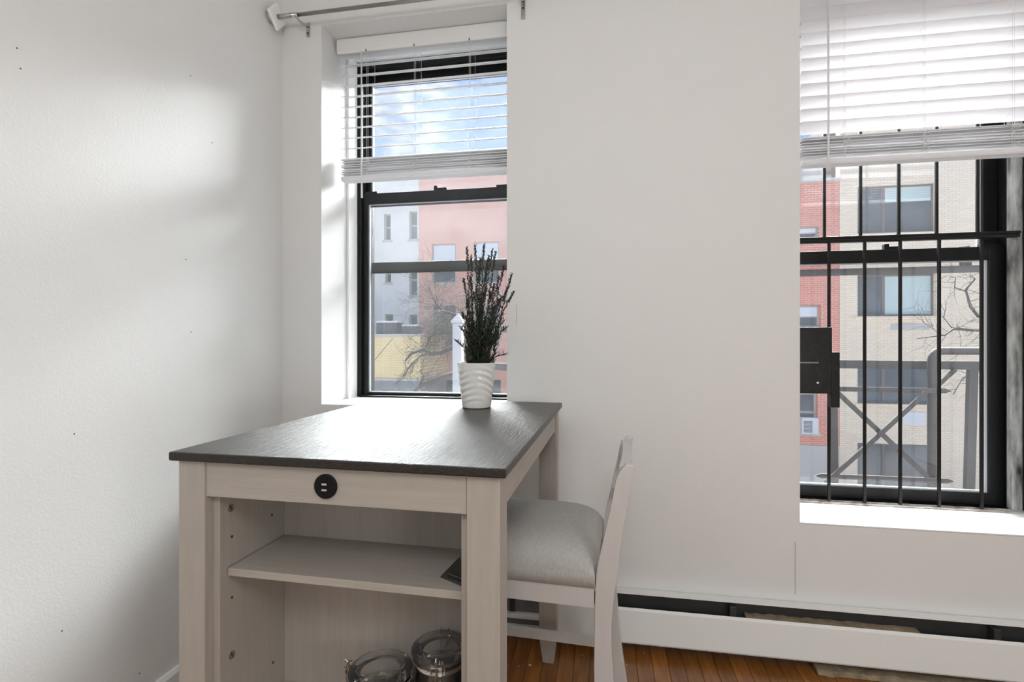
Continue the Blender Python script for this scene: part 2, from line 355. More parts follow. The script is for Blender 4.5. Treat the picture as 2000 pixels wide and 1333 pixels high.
# ---------------------------------------------------------------- blinds
def blind(label, x0, x1, yc, slat_zs, tilt, stack, head, wand, cords, valance):
    r = thing('window_blind', label, 'blind', ((x0 + x1) / 2, yc, head[1]), 0, None)
    obj('headrail', B(x0, x1, yc - .025, yc + .027, head[0] + .012, head[1] - .001), 'slat', r, bevel=.002)
    v = bmesh.new(); prism(v, [(valance - .004, head[0] + .002), (valance - .008, head[0] + .010), (valance - .008, head[1] - .008), (valance - .004, head[1] - .001), (valance, head[1] - .001), (valance, head[0])], x0 - .008, x1 + .008, 'x')
    obj('valance', v, 'trimw', r)
    def slatmesh(hw=.025):
        bm = bmesh.new(); n = 6; up = []; dn = []
        for i in range(n + 1):
            t = -1 + 2 * i / n; y = hw * t; z = .003 * (1 - t * t)
            up.append((y, z + .0014)); dn.append((y, z - .0014))
        prism(bm, up + dn[::-1], x0, x1, 'x'); return bm
    me = None
    def put(z, a, dy=0, rz=0, rx=0):
        nonlocal me
        if me is None:
            bm = slatmesh(); bmesh.ops.recalc_face_normals(bm, faces=bm.faces); bmesh.ops.translate(bm, verts=bm.verts, vec=(-(x0 + x1) / 2, 0, 0))
            me = bpy.data.meshes.new('slat'); bm.to_mesh(me); bm.free(); me.materials.append(M['slat'])
        o = bpy.data.objects.new('slat', me); C.objects.link(o); o.parent = r
        o.location = (0, dy, z - r.location.z); o.rotation_euler = (a, rx, rz)
    for z in slat_zs: put(z, tilt)
    z0, z1, n = stack
    for i in range(n):
        z = z0 + .028 + (z1 - z0 - .030) * i / (n - 1)
        put(z, random.uniform(-.10, .10), random.uniform(-.003, .003), random.uniform(-.003, .003), random.uniform(-.0025, .0025))
    br = bmesh.new(); prism(br, [(yc - .026, z0 + .006), (yc - .022, z0), (yc + .022, z0), (yc + .026, z0 + .006), (yc + .024, z0 + .018), (yc - .024, z0 + .018)], x0, x1, 'x')
    obj('bottom_rail', br, 'slat', r)
    for cx in cords:
        bm = bmesh.new()
        for dx, dy in ((0, -.0275), (.006, .0275), (-.006, -.0275)): tube(bm, [(cx + dx, yc + dy, head[0] + .01), (cx + dx, yc + dy, z0 + .02)], .0006, 4)
        # slack loops where the slats are gathered
        for i in range(n):
            z = z0 + .03 + (z1 - z0 - .03) * i / n
            pts = [(cx + random.uniform(-.018, .018), yc - .028 - random.uniform(0, .006), z + random.uniform(-.012, .012)) for _ in range(5)]
            tube(bm, pts, .0007, 4)
        for z in slat_zs: tube(bm, [(cx, yc - .0275, z - .002 - .02 * math.sin(tilt)), (cx, yc + .0275, z - .002 + .02 * math.sin(tilt))], .0006, 4)
        obj('ladder_cord', bm, 'cord', r)
        obj('cord_clip', B(cx - .002, cx + .003, valance - .011, valance - .0081, head[0] - .003, head[0] + .007), 'galv', r)
    (wx, wy, wz0, wz1) = wand
    bm = bmesh.new(); tube(bm, [(wx, wy, wz1), (wx + .001, wy, wz0 + .05), (wx + .002, wy, wz0)], [.0035, .0038, .005], 8)
    obj('tilt_wand', bm, 'slat', r, smooth=True)
    return r
blind('white horizontal slat blind with open slats over the narrow left window', -1.150, -.388, 2.135, [1.955 + .0465 * k for k in range(10)], math.radians(20), (1.853, 1.945, 7), (2.406, 2.473),
      (-1.035, 2.075, 1.762, 2.40), (-1.02, -.80, -.555), 2.095)
blind('white horizontal slat blind with closed slats over the barred right window', .716, 1.555, 2.055, [1.926 + .0465 * k for k in range(11)], math.radians(-46), (1.783, 1.885, 8), (2.43, 2.489),
      (.790, 1.998, 1.745, 2.45), (.86, 1.115, 1.385), 2.015)

# ---------------------------------------------------------------- window guard with lock box
g = thing('window_guard', 'black iron security gate with vertical bars and lock box inside the right window', 'window guard', (1.13, 2.25, .494))
gy = 2.2485
def bar(name, pts, r, n=4, par=g, m='iron'):
    bm = bmesh.new(); tube(bm, pts, r, n); return obj(name, bm, m, par)
ups = [at(p, 400, gy).x for p in (1610, 1680.5, 1755, 1829, 1909)]; los = [at(p, 740, gy).x for p in (1619, 1688.5, 1758, 1834, 1917)]
for x in ups: obj('bar', B(x - .0055, x + .0055, gy - .005, gy + .005, 1.557, 2.46), 'iron', g, bevel=.002)
for x in los: obj('bar', B(x - .0055, x + .0055, gy - .005, gy + .005, .4945, 1.531), 'iron', g, bevel=.002)
obj('cross_rail', B(.70, 1.550, gy - .012, gy + .010, 1.5455, 1.5565), 'iron', g, bevel=.002)
obj('cross_rail', B(.70, 1.545, gy - .016, gy + .010, 1.5315, 1.5440), 'iron', g, bevel=.002)
a = at(1563, 640, 2.22); b = at(1618, 768, 2.22); c_ = at(1635, 688, 2.22)
lb = obj('lock_box', B(.70, b.x, 2.185, 2.239, b.z, a.z), 'iron', g, bevel=.003)
obj('lock_plate', B(b.x + .0005, c_.x, 2.195, 2.235, at(0, 766, 2.22).z + .012, at(1635, 688, 2.22).z), 'iron', lb, bevel=.002)
obj('latch_slot', B(.72, b.x - .05, 2.182, 2.1848, (a.z + b.z) / 2 - .012, (a.z + b.z) / 2 - .006), 'galv', lb)
bm = bmesh.new(); q = at(1597, 748, 2.183); tube(bm, [(q.x, 2.185, q.z), (q.x, 2.181, q.z)], .004, 10); obj('rivet', bm, 'bead', lb)

# ---------------------------------------------------------------- curtain rod
rd = thing('curtain_rod', 'thin brushed nickel curtain rod on brackets above both windows', 'curtain rod', (-1.31, 1.91, 2.475))
bm = bmesh.new(); tube(bm, [(-1.332, 1.91, 2.478), (-1.232, 1.91, 2.476)], .0095, 14); obj('rod_sleeve', bm, 'nickel', rd, smooth=True)
bm = bmesh.new(); tube(bm, [(-1.231, 1.91, 2.476), (1.9, 1.91, 2.476)], .0075, 14); obj('rod', bm, 'nickel', rd, smooth=True)
bm = bmesh.new(); box(bm, -1.336, -1.322, 1.868, 1.952, 2.436, 2.520, rot=Matrix.Rotation(math.radians(48), 3, 'X'))
obj('finial', bm, 'jamb', rd, bevel=.008)
bm = bmesh.new(); tube(bm, [(-1.354, 1.905, 2.478), (-1.337, 1.905, 2.478)], .026, 20); obj('rod_socket', bm, 'nickel', rd)
for bx in (-1.233, -.31, 1.62):
    bm = bmesh.new(); box(bm, bx - .008, bx + .008, 1.984, 1.9885, 2.405 if bx != -1.233 else 2.43, 2.49)
    tube(bm, [(bx, 1.985, 2.478), (bx, 1.95, 2.462), (bx, 1.922, 2.4585), (bx, 1.899, 2.463), (bx, 1.896, 2.472)], [.006, .006, .005, .004, .003], 8)
    br_ = obj('bracket', bm, 'nickel', rd, bevel=.001)
    for zz in (2.445, 2.472):
        bm = bmesh.new(); tube(bm, [(bx, 1.9838, zz), (bx, 1.982, zz)], .004, 10); obj('screw', bm, 'hole', br_)

# ---------------------------------------------------------------- baseboard heater
h = thing('baseboard_heater', 'long white baseboard heater with open dark slot below the windows', 'heater', (.8, 1.955, .03))
hx0, hx1 = -.20, RX - .02
bm = bmesh.new(); prism(bm, [(1.9885, .10), (1.9885, .202), (1.982, .205), (1.949, .205), (1.948, .1985), (1.953, .1985), (1.976, .200), (1.980, .10)], WX + .02, hx1, 'x'); obj('top_cover', bm, 'trimw', h)
obj('back_plate', B(WX + .02, hx1, 1.976, 1.988, .032, .099), 'galv', h)
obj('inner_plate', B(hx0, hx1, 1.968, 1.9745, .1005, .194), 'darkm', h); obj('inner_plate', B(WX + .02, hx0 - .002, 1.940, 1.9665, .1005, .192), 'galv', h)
bm = bmesh.new(); prism(bm, [(1.912, .036), (1.909, .042), (1.922, .150), (1.930, .158), (1.934, .155), (1.926, .148), (1.913, .040), (1.93, .036), (1.93, .034)], hx0, hx1, 'x'); obj('front_panel', bm, 'trimw', h)
obj('lower_tray', B(WX + .02, hx0 - .002, 1.915, 1.967, .085, .100), 'trimw', h, bevel=.002)
for bx in (-.345, .455, 1.275):
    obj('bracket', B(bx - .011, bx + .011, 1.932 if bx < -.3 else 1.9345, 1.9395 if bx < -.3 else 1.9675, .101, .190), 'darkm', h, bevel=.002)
fin = bmesh.new(); x = hx0 + .03
while x < hx1 - .02:
    box(fin, x, x + .0008, 1.938, 1.966, .045, .099); x += .012
fo = obj('heating_fins', fin, 'galv', h); fo['kind'] = 'stuff'
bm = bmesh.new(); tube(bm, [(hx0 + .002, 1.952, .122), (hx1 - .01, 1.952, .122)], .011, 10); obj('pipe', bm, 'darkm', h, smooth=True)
# plaster rubble under and behind the panel
def ragged(x0, x1, y0, y1, z0, z1, n=26):
    bm = bmesh.new(); prev = None
    for i in range(n + 1):
        x = x0 + (x1 - x0) * i / n; a = random.uniform(0, .3) * (y1 - y0); b = random.uniform(.65, 1) * (z1 - z0)
        ring = [bm.verts.new(p) for p in ((x, y0 + a, z0), (x, y1, z0), (x, y1, z0 + b), (x, y0 + a * 1.6, z0 + b * .8))]
        if prev:
            for k in range(4): bm.faces.new((prev[k], prev[(k + 1) % 4], ring[(k + 1) % 4], ring[k]))
        else: bm.faces.new(ring)
        prev = ring
    bm.faces.new(prev[::-1]); return bm
tag(obj('plaster_strip', ragged(.72, 1.75, 1.885, 1.95, .001, .020), 'debris', loc=(1.2, 1.9, 0)), 'rough strip of old plaster lying on the floor under the heater panel', 'plaster')
obj('mortar_ledge', ragged(.50, 1.05, 1.936, 1.966, .145, .163), 'debris', h)

# ---------------------------------------------------------------- table (local frame: x across the front, y towards the window)
T = thing('counter_table', 'whitewashed counter-height table with dark stained top and open shelves', 'table', (-.519, .8915, 0), math.radians(-1.3))
def tp(name, bm, m, par=T, **k): return obj(name, bm, m, par, world=False, **k)
bm = bmesh.new()
prism(bm, [(-.350, 0), (.350, 0), (.348, .990), (-.366, .998)], .896, .914, 'z'); tp('table_top', bm, 'top', bevel=.003)
lx0, lx1 = -.337, .337
def leg(x0, x1, y0, y1, tx, ty):
    bm = bmesh.new(); c = Vector(((x0 + x1) / 2, (y0 + y1) / 2, 0))
    secs = [(.896, 0, 0), (.10, 0, 0), (0.0, .012, .012)]
    rings = []
    for z, ix, iy in secs:
        rings.append([bm.verts.new(v) for v in ((x0 + ix, y0 + iy, z), (x1 - ix, y0 + iy, z), (x1 - ix, y1 - iy, z), (x0 + ix, y1 - iy, z))])
    for i in range(2):
        for k in range(4): bm.faces.new((rings[i][k], rings[i][(k + 1) % 4], rings[i + 1][(k + 1) % 4], rings[i + 1][k]))
    bm.faces.new(rings[0]); bm.faces.new(rings[2][::-1]); return bm
L = .062
for (a, b) in ((lx0, .012), (lx1 - L, .012), (lx0, .905), (lx1 - L, .905)): tp('leg', leg(a, a + L, b, b + L, 0, 0), 'wash', bevel=.002)
ap = tp('apron', B(lx0 + L + .0005, lx1 - L - .0005, .015, .033, .824, .8955), 'washh', bevel=.001)
tp('apron', B(lx0 + L + .0005, lx1 - L - .0005, .945, .963, .824, .8955), 'washh', bevel=.001)
tp('apron', B(lx1 - .024, lx1 - .005, .075, .904, .824, .8955), 'washy', bevel=.001)
tp('apron', B(lx0 + .005, lx0 + .024, .075, .904, .824, .8955), 'washy', bevel=.001)
px0, px1 = lx0 + L, lx1 - L                     # inner edges of the legs
pl = tp('side_panel', B(px0 + .0005, px0 + .0165, .0335, .255, .10, .8235), 'wash', bevel=.0008)
prr = tp('side_panel', B(px1 - .0165, px1 - .0005, .0335, .255, .10, .8235), 'wash', bevel=.0008)
tp('back_panel', B(px0 + .017, px1 - .017, .243, .255, .10, .8955), 'wash')
tp('shelf', B(px0 + .0195, px1 - .0175, .052, .2425, .648, .664), 'washh', bevel=.001)
tp('shelf', B(px0 + .0175, px1 - .0175, .036, .2425, .290, .306), 'washh', bevel=.001)
tp('bottom_board', B(px0 + .0175, px1 - .0175, .036, .2425, .10, .116), 'washh', bevel=.001)
for (yy, zz, r, m) in ((.064, .786, .0085, 'steel'), (.067, .473, .0085, 'steel'), (.196, .727, .0028, 'hole'), (.067, .724, .0028, 'hole'), (.067, .595, .0028, 'hole'), (.200, .375, .0028, 'hole')):
    bm = bmesh.new(); xx = px0 + .0165
    tube(bm, [(xx - .001, yy, zz), (xx + .0012, yy, zz)], r, 16); o = tp('cam_fitting' if m == 'steel' else 'pin_hole', bm, m, pl)
    if m == 'steel':
        bm = bmesh.new(); box(bm, xx + .0011, xx + .0018, yy - .0015, yy + .0015, zz - .006, zz + .006, rot=Matrix.Rotation(.5, 3, 'X')); tp('screw_slot', bm, 'hole', T)
bk = bmesh.new(); box(bk, -.160, -.120, .16, .20, .812, .8235); box(bk, -.175, -.105, .165, .195, .8235, .826); tp('clip_bracket', bk, 'lid')
# round socket with two usb ports
bm = bmesh.new(); tube(bm, [(-.006, .0155, .860), (-.006, .0105, .860), (-.006, .0095, .860)], [.0235, .0235, .0215], 40); us = tp('usb_socket', bm, 'plastic_b')
for zz in (.8645, .8535):
    tp('usb_port', B(-.012, -.002, .0085, .0096, zz - .0017, zz + .0017), 'copper', us)

# ---------------------------------------------------------------- things in the shelf
def canister(label, cx, cy, zb, R, H, ang, group):
    r = thing('canister', label, 'canister', (cx, cy, zb), ang, group)
    bm = bmesh.new(); lathe(bm, [(R - .006, .0), (R - .003, .001), (R - .003, H - .038), (R - .0015, H - .037), (R - .0015, H - .034), (R - .003, H - .033), (R - .003, H - .02), (R - .001, H - .018), (R - .006, H - .018), (R - .007, .004), (.001, .004)], n=48)
    obj('body', bm, 'steel', r, world=False, smooth=True)
    bm = bmesh.new(); lathe(bm, [(R - .012, H - .040), (R - .006, H - .017), (R + .004, H - .0165), (R + .006, H - .012), (R + .004, H - .006), (R - .006, H - .003), (R - .010, H), (R - .014, H), (R - .018, H - .010), (.001, H - .012), (.001, H - .015), (R - .020, H - .014), (R - .016, H - .040)], n=48, close=False)
    obj('lid', bm, 'lid', r, world=False, smooth=True)
    bm = bmesh.new(); lathe(bm, [(.001, H - .055), (R * .5, H - .050), (R - .008, H - .058), (R - .008, H - .062), (.001, H - .062)], n=30, fn=lambda rr, z, a: rr)
    obj('contents', bm, 'tea', r, world=False)
    bm = bmesh.new(); ring = [((R + .0005) * math.cos(a), (R + .0005) * math.sin(a), H - .028) for a in [i * math.pi / 24 for i in range(49)]]
    tube(bm, ring, .0013, 6)
    for s in (-1, 1): tube(bm, [(-R - .001, s * .012, H - .03), (-R - .010, s * .012, H - .012), (-R - .012, s * .010, H - .002), (-R - .002, s * .008, H + .001)], .0014, 6)
    tube(bm, [(-R - .010, -.012, H - .012), (-R - .010, .012, H - .012)], .0014, 6)
    tube(bm, [(-R - .010, 0, H - .050), (-R - .013, 0, H - .028), (-R - .009, 0, H + .004), (-R - .014, 0, H + .009), (-R - .017, 0, H + .004)], .0018, 6)
    box(bm, -R - .012, -R - .0005, -.009, .009, H - .056, H - .044)
    for s in (-1, 1): tube(bm, [(R + .001, s * .010, H - .03), (R + .008, s * .010, H - .02), (R + .007, s * .008, H - .005)], .0014, 6)
    box(bm, R + .0005, R + .009, -.010, .010, H - .040, H - .030)
    obj('wire_clamp', bm, 'steel', r, world=False)
    return r
canister('shorter steel canister with clear clamp lid, left one on the lower shelf', -.470, 1.030, .3065, .062, .140, math.radians(8), None)
canister('taller steel canister with clear clamp lid, partly behind the right shelf edge', -.3455, 1.062, .3065, .058, .180, math.radians(100), None)
pk = bmesh.new()
prism(pk, [(-.307, .985), (-.262, .962), (-.272, 1.09), (-.300, 1.085)], .6645, .676, 'z')
pk2 = thing('folded_placemat_pack', 'dark folded pack in clear wrap at the right end of the upper shelf', 'pack', (-.29, 1.0, .6643))
obj('pack', pk, 'bag', pk2, bevel=.002)
bm = bmesh.new(); prism(bm, [(-.322, .986), (-.262, .952), (-.262, .961), (-.308, .986), (-.303, 1.088), (-.309, 1.09)], .6645, .6665, 'z'); obj('wrap_edge', bm, 'lid', pk2)

# ---------------------------------------------------------------- potted plant
pc = (-.4235, 1.689); zt = .9142
P = thing('potted_plant', 'dark leafy artificial lavender in a white rippled ceramic pot on the table', 'plant', (pc[0], pc[1], zt))
H = .152
def wav(r, z, a):
    t = z / H
    if t < .08 or t > .93: return r
    k = min(1, (t - .08) * 8, (.93 - t) * 8)
    ph = z * 300 + 4.2 * math.sin(a * 2 + .9) + 2.0 * math.sin(a + 2)
    return r + k * .0014 * math.sin(ph) * (.6 + .4 * math.sin(a * 3 + z * 30))
prof = [(.001, 0), (.042, 0), (.0475, .002)] + [(.048 + (.0655 - .048) * (i / 70) ** .9, .004 + (H - .006) * i / 70) for i in range(71)] + [(.0655, H), (.0625, H), (.0605, H - .012), (.001, H - .012)]
bm = bmesh.new(); lathe(bm, prof, n=96, fn=wav); obj('pot', bm, 'ceramic', P, world=False, smooth=True)
bm = bmesh.new(); lathe(bm, [(.001, H - .011), (.03, H - .006), (.0600, H - .0105)], n=24); obj('soil', bm, 'soil', P, world=False, smooth=True)
tips = [(912, 483), (928, 480), (945, 478), (962, 487), (968, 492), (1000, 535), (1004, 570), (985, 520), (975, 540), (920, 500), (905, 545), (938, 505), (955, 500), (993, 560), (912, 585), (980, 580), (900, 640), (950, 560), (965, 600), (930, 560), (940, 600), (988, 640), (975, 660), (915, 650), (893, 668), (925, 630), (957, 640), (986, 694), (903, 610), (948, 620), (935, 520), (950, 535), (918, 540), (965, 555), (975, 585), (940, 580), (925, 570), (958, 570), (910, 620), (985, 625), (970, 620), (932, 650), (945, 660), (962, 670)]
rnd = random.Random(3)
for i, (tx, ty) in enumerate(tips):
    yd = pc[1] + rnd.uniform(-.05, .05)
    tip = at(tx, ty, yd) - Vector((pc[0], pc[1], zt))
    a = rnd.uniform(0, 6.28); rr = rnd.uniform(0, .042)
    base = Vector((tip.x * .30 + rr * math.cos(a) * .6, (yd - pc[1]) * .4 + rr * math.sin(a) * .6, H - .012))
    ctrl = base.lerp(tip, .45) + Vector(((base.x - tip.x) * .18, 0, .02))
    pts = [base * (1 - t) ** 2 + ctrl * 2 * t * (1 - t) + tip * t * t for t in [j / 9 for j in range(10)]]
    bm = bmesh.new(); tube(bm, pts, [.0016 - .0009 * j / 9 for j in range(10)], 5); st = obj('stem', bm, 'leaf', P, world=False)
    lf = bmesh.new(); Ln = (tip - base).length; n = int(Ln / .0043)
    fl = tip.z > .30
    for j in range(n):
        t = (j + .5) / n; p = base * (1 - t) ** 2 + ctrl * 2 * t * (1 - t) + tip * t * t
        d = (tip - base).normalized(); low = max(0, 1 - (p.z - H) / .17)
        for q_ in range(2 if low < .3 else 3):
            az = rnd.uniform(0, 6.28); side = Vector((math.cos(az), math.sin(az), 0))
            if fl and p.z > H + .16: ll = rnd.uniform(.007, .012); wd = .0021; dirv = (side * .8 + d * .8).normalized()
            else: ll = rnd.uniform(.014, .032) * (.55 + .45 * low); wd = .0017; dirv = (side * .75 + d * 1.0).normalized()
            w_ = dirv.cross(Vector((rnd.uniform(-1, 1), rnd.uniform(-1, 1), .3))).normalized() * wd
            mid = p + dirv * ll * .45
            v = [lf.verts.new(c) for c in (p, mid + w_, p + dirv * ll, mid - w_)]
            up = lf.verts.new(mid + dirv.cross(w_).normalized() * wd * .7)
            for k in range(4): lf.faces.new((v[k], v[(k + 1) % 4], up))
            lf.faces.new(v[::-1])
    o = obj('leaves', lf, 'leaf', st, world=False); o['kind'] = 'stuff'
    if fl:
        bd = bmesh.new()
        for j in range(22):
            t = 1 - .15 * j / 22; p = base * (1 - t) ** 2 + ctrl * 2 * t * (1 - t) + tip * t * t
            az = j * 2.4; p = p + Vector((math.cos(az), math.sin(az), 0)) * .0030 * (.4 + j / 22)
            bmesh.ops.create_icosphere(bd, subdivisions=1, radius=.0019, matrix=Matrix.Translation(p) @ Matrix.Scale(1.5, 4, (0, 0, 1)))
        o = obj('buds', bd, 'bud', st, world=False); o['kind'] = 'stuff'

# ---------------------------------------------------------------- chair
CH = thing('counter_chair', 'white wooden counter chair with grey upholstered seat tucked under the table', 'chair', (0, 1.435, 0), math.radians(-3))
def cp(name, bm, m='chairw', par=CH, **k): return obj(name, bm, m, par, world=False, **k)
front = [(0, .040), (.10, .012), (.22, -.006), (.323, -.012), (.45, -.011), (.541, -.009), (.60, -.004), (.68, .013), (.76, .030), (.812, .040), (.832, .050), (.842, .062)]
back = [(0, .078), (.07, .066), (.20, .046), (.328, .034), (.437, .028), (.502, .032), (.593, .043), (.654, .050), (.75, .066), (.846, .080)]
def catmull(p, n=5):
    o = []
    for i in range(len(p) - 1):
        p0, p1, p2, p3 = p[max(i - 1, 0)], p[i], p[i + 1], p[min(i + 2, len(p) - 1)]
        for j in range(n):
            t = j / n
            o.append(tuple(.5 * (2 * p1[k] + (p2[k] - p0[k]) * t + (2 * p0[k] - 5 * p1[k] + 4 * p2[k] - p3[k]) * t * t + (3 * p1[k] - p0[k] - 3 * p2[k] + p3[k]) * t ** 3) for k in (0, 1)))
    return o + [p[-1]]
F_ = [(x, z) for z, x in catmull(front)]; K_ = [(x, z) for z, x in catmull(back)]
def lerp_x(pl, z):
    for (xa, za), (xb, zb) in zip(pl, pl[1:]):
        if za <= z <= zb: return xa + (xb - xa) * (z - za) / (zb - za + 1e-9)
    return pl[-1][0]
def stile(y0, y1):
    bm = bmesh.new(); zs = [.846 * i / 60 for i in range(61)]; rings = []
    for z in zs:
        xf = lerp_x(F_, min(z, .842)); xb = lerp_x(K_, z)
        rings.append([bm.verts.new(v) for v in ((xf, y0, z), (xb, y0, z), (xb, y1, z), (xf, y1, z))])
    for i in range(60):
        for k in range(4):
            f = bm.faces.new((rings[i][k], rings[i][(k + 1) % 4], rings[i + 1][(k + 1) % 4], rings[i + 1][k])); f.smooth = k in (1, 3)
    bm.faces.new(rings[0][::-1]); bm.faces.new(rings[-1]); return bm
yn, yf_ = -.195, .195
cp('rear_leg', stile(yn, yn + .026), bevel=.002); cp('rear_leg', stile(yf_ - .026, yf_), bevel=.002)
def rail(z0, z1, t=.016, off=.008, crest=0, bw=.006):
    bm = bmesh.new(); n = 14; rings = []
    for i in range(n + 1):
        y = yn + .0262 + (yf_ - yn - .0524) * i / n; s = 1 - (2 * i / n - 1) ** 2; bow = bw * s
        r = []
        for z in (z0, z1 + crest * s):
            xf = lerp_x(F_, min(z, .80)) + off + bow
            r += [(xf, y, z), (xf + t, y, z)] if z == z0 else [(xf + t, y, z), (xf, y, z)]
        rings.append([bm.verts.new(v) for v in r])
    for i in range(n):
        for k in range(4): bm.faces.new((rings[i][k], rings[i][(k + 1) % 4], rings[i + 1][(k + 1) % 4], rings[i + 1][k]))
    bm.faces.new(rings[0][::-1]); bm.faces.new(rings[-1]); return bm
cp('top_rail', rail(.745, .838, t=.026, off=.008), bevel=.003); cp('back_slat', rail(.655, .690), bevel=.002)
for yy in (yn, yf_ - .036): cp('front_leg', B(-.43, -.392, yy, yy + .036, 0, .545), bevel=.002)
for yy in (yn + .001, yf_ - .023): cp('seat_apron', B(-.3915, -.012, yy, yy + .022, .498, .546), bevel=.001)
cp('seat_apron', B(-.426, -.404, yn + .037, yf_ - .037, .498, .546), bevel=.001); cp('seat_apron', B(-.006, .016, yn + .027, yf_ - .027, .498, .546), bevel=.001)
for yy in (yn + .008, yf_ - .026): cp('stretcher', B(-.391, -.003, yy, yy + .018, .190, .216), bevel=.001)
cp('stretcher', B(-.42, -.402, yn + .037, yf_ - .037, .245, .272), bevel=.001)
# cushion: superellipse plan, domed
bm = bmesh.new(); nx, ny = 36, 36; sx0, sx1, sy0, sy1 = -.432, -.010, yn - .002, yf_ + .002
def cush(i, j):
    u, v = -1 + 2 * i / nx, -1 + 2 * j / ny
    X = (sx0 + sx1) / 2 + (sx1 - sx0) / 2 * math.copysign(abs(math.sin(u * math.pi / 2)), u); Y = (sy0 + sy1) / 2 + (sy1 - sy0) / 2 * math.copysign(abs(math.sin(v * math.pi / 2)), v)
    U = abs(math.sin(u * math.pi / 2)); V = abs(math.sin(v * math.pi / 2))
    Z = .575 + .078 * (max(0, 1 - U ** 4.5) ** .42) * (max(0, 1 - V ** 4.5) ** .42)
    return X, Y, Z
g_ = [[bm.verts.new(cush(i, j)) for j in range(ny + 1)] for i in range(nx + 1)]
for i in range(nx):
    for j in range(ny): bm.faces.new((g_[i][j], g_[i + 1][j], g_[i + 1][j + 1], g_[i][j + 1])).smooth = True
rim = [g_[i][0] for i in range(nx)] + [g_[nx][j] for j in range(ny)] + [g_[i][ny] for i in range(nx, 0, -1)] + [g_[0][j] for j in range(ny, 0, -1)]
low = [bm.verts.new((v.co.x, v.co.y, .5465)) for v in rim]; nn = len(rim)
for i in range(nn): bm.faces.new((rim[i], rim[(i + 1) % nn], low[(i + 1) % nn], low[i])).smooth = True
bm.faces.new(low[::-1])
cp('seat', bm, 'fabric')['label'] = 'grey woven upholstered seat cushion'

# ---------------------------------------------------------------- outside: street, buildings
STZ = -6.0
struct('ground', B(-60, 60, 2.6, 60, STZ - .3, STZ), 'street', label='street far below the windows')
def building(name, label, x0, x1, Y, ztop, m, wins, depth=8, cornice=None):
    b = thing(name, label, 'building', ((x0 + x1) / 2, Y, STZ))
    bm = bmesh.new(); wall_grid(bm, x0, x1, STZ, ztop, Y, Y + .3, [w[:4] for w in wins]); obj('wall', bm, m, b)
    bm = bmesh.new(); box(bm, x0, x1, Y + 1.2, Y + depth, STZ, ztop - .3); box(bm, x0, x1, Y + .3, Y + 1.2, ztop - .35, ztop - .3); obj('rear_block', bm, 'lowgrey', b)
    for w in wins:
        a, c, d, e, kind = w
        bm = bmesh.new(); t = .07
        box(bm, a, a + t, Y + .14, Y + .22, d, e); box(bm, c - t, c, Y + .14, Y + .22, d, e); box(bm, a + t, c - t, Y + .14, Y + .22, d, d + t); box(bm, a + t, c - t, Y + .14, Y + .22, e - t, e)
        if kind in ('wide', 'shade', 'half'): box(bm, a + (c - a) * .34, a + (c - a) * .34 + t * 1.4, Y + .14, Y + .22, d + t, e - t)
        if kind in ('hung', 'hungw', 'dark'): box(bm, a + t, c - t, Y + .14, Y + .22, (d + e) / 2 - .04, (d + e) / 2 + .04)
        wo = obj('window', bm, 'wframel' if kind in ('hung', 'hungw') else 'wframe', b)
        obj('pane', B(a + t, c - t, Y + .17, Y + .19, d + t, e - t), 'fglass', wo)
        if kind == 'shade': obj('roller_shade', B(a + (c - a) * .34 + t * 1.4, c - t, Y + .155, Y + .165, d + t, e - t), 'shade', wo)
        if kind == 'half': obj('roller_shade', B(a + (c - a) * .38, c - t, Y + .155, Y + .165, d + (e - d) * .66, e - t), 'shade', wo)
        if kind == 'hungw': obj('roller_shade', B(a + t, c - t, Y + .125, Y + .135, d + (e - d) * .5, e - t), 'shadew', wo)
        obj('sill', B(a - .08, c + .08, Y - .06, Y - .001, d - .10, d), 'stone' if m != 'beige' else 'beige', b)
    if cornice: obj('coping', B(x0 - .0, x1 + .0, Y - .12, Y - .001, ztop - cornice, ztop), 'stone', b)
    return b
def wr(px0, px1, py0, py1, Y, kind):
    a = at(px0, py1, Y); b = at(px1, py0, Y); c = at((px0 + px1) / 2, py1, Y); d = at((px0 + px1) / 2, py0, Y)
    return (a.x, b.x, c.z, d.z, kind)
YB = 19; YG = 24
wins = [wr(1675, 1828, 360, 455, YB, 'half'), wr(1675, 1828, 535, 618, YB, 'shade'), wr(1675, 1828, 706, 790, YB, 'wide'), wr(1675, 1828, 868, 960, YB, 'wide')]
xb = at(1640, 500, YB).x
wins2 = []
for w_ in wins[:]: wins2.append((w_[0] + 6.2, w_[1] + 6.2, w_[2], w_[3], w_[4]))
bb = building('beige_brick_building', 'beige brick apartment building with wide grouped windows across the street', xb, xb + 13, YB, 9.4, 'beige', wins + wins2)
for (p0, p1, q0, q1) in ((1740, 1815, 633, 645), (1762, 1806, 806, 830)):
    a = at(p0, q1, YB); c = at(p1, q0, YB); obj('vent_grille', B(a.x, c.x, YB - .04, YB - .001, a.z, c.z), 'acw' if q0 > 700 else 'stone', bb)
wr_ = [wr(1563 - 25, 1600, 442, 466, YB, 'hungw'), wr(1538, 1603, 596, 640, YB, 'hungw'), wr(1538, 1597, 768, 845, YB, 'hung')]
xr = at(1563, 500, YB).x
rb = building('red_brick_building', 'narrow red brick building left of the beige one across the street', xb - 4.2, xb - .01, YB, at(1600, 350, YB).z, 'redbrick', wr_ , cornice=.12)
a = at(1563, 963, YB); c = at(1640, 872, YB); obj('ground_floor_facing', B(xb - 4.2, xb - .02, YB - .06, YB - .001, STZ, c.z), 'stone', rb)
a = at(1560, 845, YB); c = at(1592, 815, YB)
ac = thing('air_conditioner', 'white window air conditioner in the lower red brick building window', 'air conditioner', ((a.x + c.x) / 2, YB - .3, a.z))
